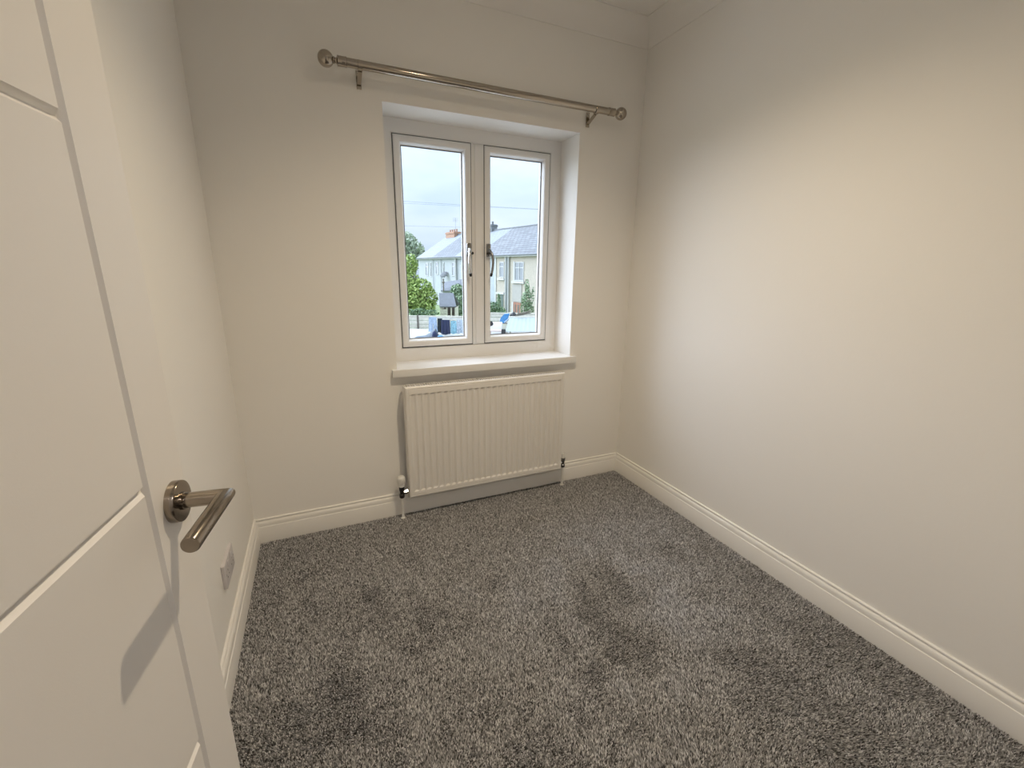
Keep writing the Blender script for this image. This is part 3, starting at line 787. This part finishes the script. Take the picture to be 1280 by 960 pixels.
fence(-14.4, -2.0, 25.3, -1.36, -2.7, 6, [-14.4, -12.6, -10.8, -9.0, -7.2, -5.4, -3.6, -1.98], 'weathered board fence behind the clothes airer, left pane')
fence(-1.9, 3.5, 25.3, -1.14, -2.7, 7, [-1.84, -.1, 1.7, 3.5], 'weathered board fence behind the blue sheet, right pane')

# ---- shed
sh = empty('garden_shed', yd(-4.4, 30.5, GZ0)); tag(sh, 'small timber shed with grey pitched roof behind the fence', 'shed')
SI = -Vector(sh.location)
bm = new_bm()
ro = [(-5.06, 30.9, -.38), (-4.06, 30.9, -.36), (-3.76, 30.0, -1.20), (-4.90, 30.0, -1.24)]
bk = [(-4.90, 31.8, -1.24), (-3.76, 31.8, -1.20)]
def slab(bm, q, t=.06):
    lo = [bm.verts.new(yd(*p)) for p in q]; hi = [bm.verts.new(yd(p[0], p[1], p[2] + t)) for p in q]
    bm.faces.new(lo[::-1]); bm.faces.new(hi)
    for k in range(len(q)): bm.faces.new((lo[k], lo[(k + 1) % len(q)], hi[(k + 1) % len(q)], hi[k]))
slab(bm, [ro[3], ro[2], ro[1], ro[0]]); slab(bm, [ro[0], ro[1], bk[1], bk[0]])
o = link('roof', bm, M['felt'], sh); o.location = SI
for a in (-4.84, -4.42, -4.12, -3.84):
    bm = new_bm(); box(bm, a - .04, a + .04, 30.05, 30.13, GZ0, -1.25, xf=YM); o = link('post', bm, M['fence_timber'], sh); o.location = SI
bm = new_bm(); box(bm, -4.86, -3.82, 31.6, 31.7, GZ0, -1.25, xf=YM); o = link('back_wall', bm, M['timber_dark'], sh); o.location = SI
for k in range(4):
    bm = new_bm(); box(bm, -4.80, -4.42, 30.06, 30.10, GZ0 + .1 + k * .33, GZ0 + .4 + k * .33, xf=YM); o = link('board', bm, M['fence_timber'], sh); o.location = SI
for a in (-4.86, -3.84):
    bm = new_bm(); box(bm, a, a + .03, 30.1, 31.6, GZ0, -1.25, xf=YM); o = link('side_wall', bm, M['fence_timber'], sh); o.location = SI

# ---- trees and shrubs
def foliage(blobs, n, size, rsd):
    r = np.random.RandomState(rsd)
    w = np.array([b[3] * b[4] * b[5] for b in blobs]) ** (2 / 3); w = w / w.sum()
    idx = r.choice(len(blobs), n, p=w)
    B = np.array(blobs)[idx]
    d = r.normal(size=(n, 3)); d /= np.linalg.norm(d, axis=1)[:, None]
    rr = (.55 + .5 * r.rand(n) ** .6)[:, None]
    P = B[:, :3] + d * B[:, 3:6] * rr
    u = r.normal(size=(n, 3)); u /= np.linalg.norm(u, axis=1)[:, None]
    v = np.cross(u, d + .6 * r.normal(size=(n, 3))); v /= np.linalg.norm(v, axis=1)[:, None] + 1e-9
    s = (size * (.6 + .8 * r.rand(n)))[:, None]
    q = np.stack([P - u * s, P + v * s * .5 + d * s * .15, P + u * s, P - v * s * .5 + d * s * .15], 1)
    return q.reshape(-1, 3), np.arange(n * 4).reshape(-1, 4)
def plant(name, label, cat, base, trunk_h, trunk_r, blobs, n, size, m, seed, stems=1):
    root = empty(name, yd(*base)); tag(root, label, cat)
    wb = [(*yd(b[0], b[1], b[2]), b[3], b[3], b[4]) for b in blobs]
    v, f = foliage(wb, n, size, seed)
    v = v - np.array(root.location)
    me = bpy.data.meshes.new('foliage'); me.from_pydata(v.tolist(), [], f.tolist()); me.materials.append(m)
    o = bpy.data.objects.new('foliage', me); COL.objects.link(o); o.parent = root; o['kind'] = 'stuff'
    for k in range(stems):
        bm = new_bm(); a = k * 2.4; sp2 = .12 * (stems > 1)
        c = Vector((sp2 * math.cos(a), sp2 * math.sin(a), 0))
        top = (wb[k % len(wb)][0], wb[k % len(wb)][1], wb[k % len(wb)][2]); top = Vector(top) - Vector(root.location)
        tube(bm, [c, c * 1.5 + Vector((0, 0, trunk_h * .5)), (c * 2 + Vector((top.x * .5, top.y * .5, trunk_h))), top], [trunk_r, trunk_r * .85, trunk_r * .65, trunk_r * .3], 8)
        link('trunk', bm, M['bark'], root, smooth=True)
    return root
plant('deciduous_tree', 'tall grey-green tree behind the white houses', 'tree', (-15.5, 68, GZ0), 4.2, .3,
      [(-15.9, 68, 5.0, 1.7, 1.5), (-14.6, 68, 4.3, 1.3, 1.1), (-16.5, 68, 3.6, 1.6, 1.2), (-14.2, 68.3, 3.4, 1.2, .8), (-15.4, 68, 2.6, 2.0, 1.2), (-18.5, 68, 3.9, 2.0, 1.8), (-20.5, 68.4, 2.8, 2.2, 1.8)], 4200, .28, M['leaf_far'], 4)
plant('leafy_tree', 'bright lime green tree behind the fence', 'tree', (-6.0, 28.6, GZ0), 1.0, .12,
      [(-6.45, 28.9, 1.55, .40, .65), (-6.6, 28.8, .6, .65, .75), (-5.9, 28.6, .05, .75, .65), (-5.4, 28.5, -.45, .62, .60), (-6.3, 28.4, -.65, .9, .7), (-5.6, 28.4, -1.05, .75, .5), (-6.9, 28.5, -.2, .7, .9), (-7.7, 28.7, .3, .8, 1.0), (-8.3, 28.6, -.7, .9, .9)], 6900, .105, M['leaf_lime'], 5, 2)
plant('evergreen_shrub', 'dark green shrub beside the shed', 'shrub', (-3.95, 32.6, GZ0), 1.0, .06,
      [(-4.05, 32.8, -.25, .42, .5), (-3.85, 32.6, -.95, .48, .6), (-3.9, 32.5, -1.7, .50, .6)], 2200, .10, M['leaf_ivy'], 6, 2)
plant('evergreen_shrub', 'dark bush at the foot of the second house', 'shrub', (-.95, 27.2, GZ0), .9, .05,
      [(-1.15, 27.2, -1.0, .40, .38), (-.75, 27.1, -1.2, .40, .28), (-1.4, 27.3, -1.2, .4, .4), (-1.0, 27.2, -1.7, .5, .5)], 1800, .075, M['leaf_dark'], 7, 2)
plant('climbing_plant', 'tall climbing plant against the pebbledash wall', 'climber', (1.15, 33.8, GZ0), 2.0, .02,
      [(.95, 33.9, -1.3, .28, .9), (1.2, 33.8, -.9, .30, 1.0), (1.35, 33.8, -1.6, .35, .6), (1.15, 33.8, .1, .16, .55), (1.6, 33.8, -.6, .10, .7)], 1500, .075, M['leaf_ivy'], 8, 3)
plant('climbing_plant', 'green plant in the second doorway', 'climber', (-1.15, 39.6, GZ0), .8, .03,
      [(-1.15, 39.6, -1.5, .17, .75)], 350, .07, M['leaf_ivy'], 9, 1)
plant('low_shrub', 'low brownish shrub under the lime tree', 'shrub', (-5.2, 26.6, GZ0), .5, .03,
      [(-5.6, 26.8, -1.25, .5, .22), (-4.9, 26.7, -1.3, .45, .2), (-6.2, 26.8, -1.35, .5, .25), (-5.4, 26.7, -1.7, .8, .4)], 1300, .08, M['leaf_dark'], 10, 2)

# ---- overhead cables
def cable(name, pts, r, label):
    bm = new_bm(); tube(bm, [yd(*p) for p in pts], r, 6)
    tag(link(name, bm, M['cable'], smooth=True), label, 'cable')
cable('overhead_cable', [(-12, 30, 5.68), (-6.98, 30, 5.47), (-3.1, 30, 5.29), (1.5, 30, 5.11), (8, 30, 4.95)], .011, 'upper overhead cable crossing the sky in both panes')
cable('overhead_cable', [(-12, 30.6, 5.60), (-6.98, 30.6, 5.43), (-3.1, 30.6, 5.30), (1.5, 30.6, 5.17), (8, 30.6, 5.05)], .008, 'second thin overhead cable close beside the upper one')
cable('overhead_cable', [(-20, 40, 4.92), (-9.41, 40, 4.88), (-4.76, 40, 4.83), (0, 40, 4.80)], .010, 'lowest overhead cable, just above the chimney')

# ---- washing on an airer
TZ = -2.0
ar = empty('clothes_airer', yd(-3.3, 22.6, TZ)); tag(ar, 'folding clothes airer hung with washing on the terrace', 'clothes airer')
bm = new_bm()
for d in (22.45, 22.75):
    tube(bm, [yd(-4.25, d, TZ + .88), yd(-2.40, d, TZ + .80)], .009, 6)
link('rail', bm, M['fascia'], ar).location = -Vector(ar.location)
for l in (-4.25, -2.40):
    bm = new_bm(); tube(bm, [yd(l, 22.2, TZ), yd(l, 22.75, TZ + .84)], .009, 6); tube(bm, [yd(l, 23.0, TZ), yd(l, 22.45, TZ + .84)], .009, 6)
    link('leg', bm, M['fascia'], ar).location = -Vector(ar.location)
def garment(name, l0, l1, ztop, zbot, d, m, label, cat, taper=0.0, folds=3, seed=0, split=None):
    bm = new_bm(); nu, nv = 18, 10; r = random.Random(seed); ph = r.uniform(0, 6)
    F_, B_ = [], []
    for j in range(nv + 1):
        t = j / nv; fr, bk_ = [], []
        for i in range(nu + 1):
            s = i / nu
            l = l0 + (l1 - l0) * s; c = (l0 + l1) / 2; l = c + (l - c) * (1 + taper * t)
            wv = .030 * t * math.sin(ph + s * folds * 6.283) + .008 * math.sin(3 * s + 5 * t)
            z = ztop + (zbot - ztop) * t + .02 * math.sin(s * 7 + ph) * t
            fr.append(bm.verts.new(yd(l, d - .012 + wv, z))); bk_.append(bm.verts.new(yd(l, d + .012 + wv, z)))
        F_.append(fr); B_.append(bk_)
    for j in range(nv):
        for i in range(nu):
            if split and abs(i - nu // 2) < 1 and j > nv * split: continue
            bm.faces.new((F_[j][i], F_[j][i + 1], F_[j + 1][i + 1], F_[j + 1][i])); bm.faces.new((B_[j + 1][i], B_[j + 1][i + 1], B_[j][i + 1], B_[j][i]))
    for i in range(nu):
        bm.faces.new((B_[0][i], B_[0][i + 1], F_[0][i + 1], F_[0][i])); bm.faces.new((F_[-1][i], F_[-1][i + 1], B_[-1][i + 1], B_[-1][i]))
    for j in range(nv):
        bm.faces.new((F_[j][0], F_[j + 1][0], B_[j + 1][0], B_[j][0])); bm.faces.new((B_[j][-1], B_[j + 1][-1], F_[j + 1][-1], F_[j][-1]))
    tag(link(name, bm, m, smooth=True), label, cat, 'washing on the airer')
garment('trousers', -4.22, -3.84, -1.10, -1.86, 22.42, M['blue_cloth'], 'pale blue trousers hanging at the left end of the washing', 'trousers', .25, 2, 1, .3)
garment('jumper', -3.80, -3.56, -1.16, -1.90, 22.50, M['black_cloth'], 'narrow black jumper hanging beside the pale blue trousers', 'jumper', .1, 2, 2)
garment('towel', -3.60, -3.16, -1.22, -1.97, 22.40, M['navy'], 'broad navy blue towel hanging in the middle of the washing', 'towel', .08, 3, 3)
garment('shirt', -3.12, -2.82, -1.27, -1.93, 22.42, M['cyan_cloth'], 'light cyan shirt hanging right of the navy towel', 'shirt', .15, 2, 4)
garment('printed_cloth', -2.80, -2.44, -1.22, -1.92, 22.42, M['print_cloth'], 'white and blue printed cloth hanging at the right end', 'cloth', .05, 3, 5)

# ---- things lying on the terrace
bm = new_bm()
rows_ = []
prof = [(-4.72, .03), (-4.50, .08), (-4.25, .12), (-4.02, .27), (-3.85, .44), (-3.72, .52), (-3.64, .30), (-3.57, .05)]
for l, hh in prof:
    rows_.append([bm.verts.new(yd(l, 21.4 - .45 * w, TZ + hh * max(0, 1 - abs(w)) ** .7 + .004)) for w in (-1, -.6, -.2, .2, .6, 1)])
for a, b in zip(rows_, rows_[1:]):
    for k in range(5): bm.faces.new((a[k], a[k + 1], b[k + 1], b[k]))
bm.faces.new([r_[k] for r_ in rows_ for k in (0,)] + [r_[5] for r_ in rows_[::-1]])
bm.faces.new(rows_[0][::-1]); bm.faces.new(rows_[-1])
tag(link('tarpaulin', bm, M['tarp_grey'], smooth=True), 'crumpled blue-grey tarpaulin heap lying on the terrace', 'tarpaulin')
def heap(name, c, r3, m, label, cat, seed):
    bm = new_bm(); bmesh.ops.create_icosphere(bm, subdivisions=3, radius=1)
    r = random.Random(seed); k1, k2 = r.uniform(2, 4), r.uniform(2, 4)
    for v in bm.verts:
        n = 1 + .12 * math.sin(k1 * 3 * v.co.x + 1) * math.cos(k2 * 2 * v.co.z) + .07 * math.sin(7 * v.co.y + 3 * v.co.z)
        p = v.co * n; z = max(p.z, -.9)
        v.co = yd(c[0] + p.x * r3[0], c[1] + p.y * r3[1], c[2] + z * r3[2] + .9 * r3[2])
    return tag(link(name, bm, m, smooth=True), label, cat)
heap('navy_bag', (-3.70, 20.95, TZ), (.12, .12, .21), M['navy'], 'dark blue bag at the right end of the tarpaulin', 'bag', 1)
heap('blue_bag', (-3.42, 20.9, TZ), (.14, .12, .11), M['blue_tarp'], 'light blue bag below the navy towel', 'bag', 2)

# lean-to with pale corrugated roof (right pane)
lt = empty('lean_to', yd(.8, 21.5, TZ)); tag(lt, 'pale corrugated lean-to roof at the lower right of the view', 'lean-to')
bm = new_bm(); nx = 48
up, lo = [], []
for j, (d, z) in enumerate([(20.0, -1.46), (21.5, -1.29), (23.0, -1.13)]):
    ru, rl = [], []
    for i in range(nx + 1):
        l = -.10 + 2.3 * i / nx + (j - 2) * .09 * (1 - i / nx)
        zz_ = z + .006 * math.sin(i * math.pi / 2) + .035 * i / nx
        ru.append(bm.verts.new(yd(l, d, zz_ + .006))); rl.append(bm.verts.new(yd(l, d, zz_ - .006)))
    up.append(ru); lo.append(rl)
for j in range(2):
    for i in range(nx):
        bm.faces.new((up[j][i], up[j][i + 1], up[j + 1][i + 1], up[j + 1][i])); bm.faces.new((lo[j + 1][i], lo[j + 1][i + 1], lo[j][i + 1], lo[j][i]))
for i in range(nx):
    bm.faces.new((lo[0][i], lo[0][i + 1], up[0][i + 1], up[0][i])); bm.faces.new((up[2][i], up[2][i + 1], lo[2][i + 1], lo[2][i]))
o = link('roof_sheet', bm, M['poly'], lt, smooth=True); o.location = -Vector(lt.location)
bm = new_bm(); box(bm, -.15, 2.2, 22.98, 23.06, -1.22, -1.06, xf=YM); o = link('ridge_board', bm, M['fence_timber'], lt); o.location = -Vector(lt.location)
for l, d, z in ((-.2, 20.1, -1.5), (2.1, 20.1, -1.46), (-.05, 22.9, -1.2), (2.1, 22.9, -1.18)):
    bm = new_bm(); box(bm, l - .04, l + .04, d - .04, d + .04, TZ, z, xf=YM); o = link('post', bm, M['timber'], lt); o.location = -Vector(lt.location)
# blue folded sheet, black bag and branches on top of a bench by the fence
bn = empty('garden_bench', yd(.1, 23.5, TZ)); tag(bn, 'timber bench by the fence with a blue sheet on it', 'bench')
BI = -Vector(bn.location)
for k in range(3):
    bm = new_bm(); box(bm, -.75, 1.15, 23.25 + k * .16, 23.38 + k * .16, -1.50, -1.46, xf=YM); link('slat', bm, M['timber'], bn).location = BI
for l in (-.65, 1.05):
    bm = new_bm(); box(bm, l - .04, l + .04, 23.3, 23.65, TZ, -1.50, xf=YM); link('leg', bm, M['timber'], bn).location = BI
bm = new_bm()
q = [(-.62, -1.46), (-.36, -1.46), (-.14, -1.10), (-.12, -.95), (-.42, -1.00), (-.60, -1.22)]
a = [bm.verts.new(yd(l, 23.25, z)) for l, z in q]; b = [bm.verts.new(yd(l + .03, 23.55, z)) for l, z in q]
bm.faces.new(a); bm.faces.new(b[::-1])
for k in range(6): bm.faces.new((a[k], a[(k + 1) % 6], b[(k + 1) % 6], b[k]))
bmesh.ops.bevel(bm, geom=list(bm.edges), offset=.03, segments=2, affect='EDGES')
tag(link('blue_sheet', bm, M['blue_tarp'], smooth=True), 'folded bright blue sheet standing on the bench', 'sheet')
bm = new_bm(); tube(bm, [yd(-.36, 23.16, -1.41), yd(-.02, 23.16, -1.10)], .045, 8)
tag(link('pale_blue_roll', bm, M['blue_cloth'], smooth=True), 'pale blue roll leaning along the blue sheet', 'roll')
heap('black_bag', (.10, 23.45, -1.46), (.20, .16, .30), M['bag_black'], 'black plastic bag between the blue sheet and the branches', 'bag', 3)
for k in range(3):
    bm = new_bm(); z = -1.025 + .055 * k; y = 23.02
    tube(bm, [yd(.22 + .05 * k, y, z), yd(.60 + .05 * k, y + .02, z + .05), yd(1.02 - .02 * k, y - .02, z + .16)], [.035, .03, .02], 7)
    tag(link('cut_branch', bm, M['logs'], smooth=True), ['lowest', 'middle', 'topmost'][k] + ' cut brown branch lying on the ridge of the lean-to right of the black bag', 'branch', 'cut branches on the lean-to ridge')
# white garden box with a dark round lid, and a pale pink bench
wb_ = empty('storage_box', yd(-.75, 21.5, TZ)); tag(wb_, 'white garden box with a dark round opening, lower left of the right pane', 'box')
bm = new_bm(); box(bm, -1.25, -.45, 21.35, 21.75, TZ, -1.22, .03, 2, xf=YM); link('body', bm, mat('white_garden_plastic', (.88, .87, .85), .4), wb_).location = -Vector(wb_.location)
bm = new_bm(); lathe(bm, [(.115, 0), (.115, .03), (.09, .04), (0, .04)], yd(-1.0, 21.36, -1.26), yd(0, -1, 0), 24); link('round_cover', bm, M['bag_black'], wb_, smooth=True).location = -Vector(wb_.location)
pk = empty('garden_table', yd(-.6, 20.9, TZ)); tag(pk, 'low pale pink table in front of the white garden box', 'table')
bm = new_bm(); box(bm, -1.05, -.22, 20.7, 21.1, -1.56, -1.50, .01, 1, xf=YM); link('table_top', bm, M['pink'], pk).location = -Vector(pk.location)
for l in (-1.0, -.27):
    for d in (20.74, 21.06):
        bm = new_bm(); box(bm, l - .025, l + .025, d - .025, d + .025, TZ, -1.56, xf=YM); link('leg', bm, M['pink'], pk).location = -Vector(pk.location)
bm = new_bm(); box(bm, -.46, -.26, 20.0, 20.2, -2.0, -1.36, .015, 2, xf=YM)
tag(link('black_bin', bm, M['bag_black'], smooth=True), 'black bin at the corner of the lean-to roof', 'bin')
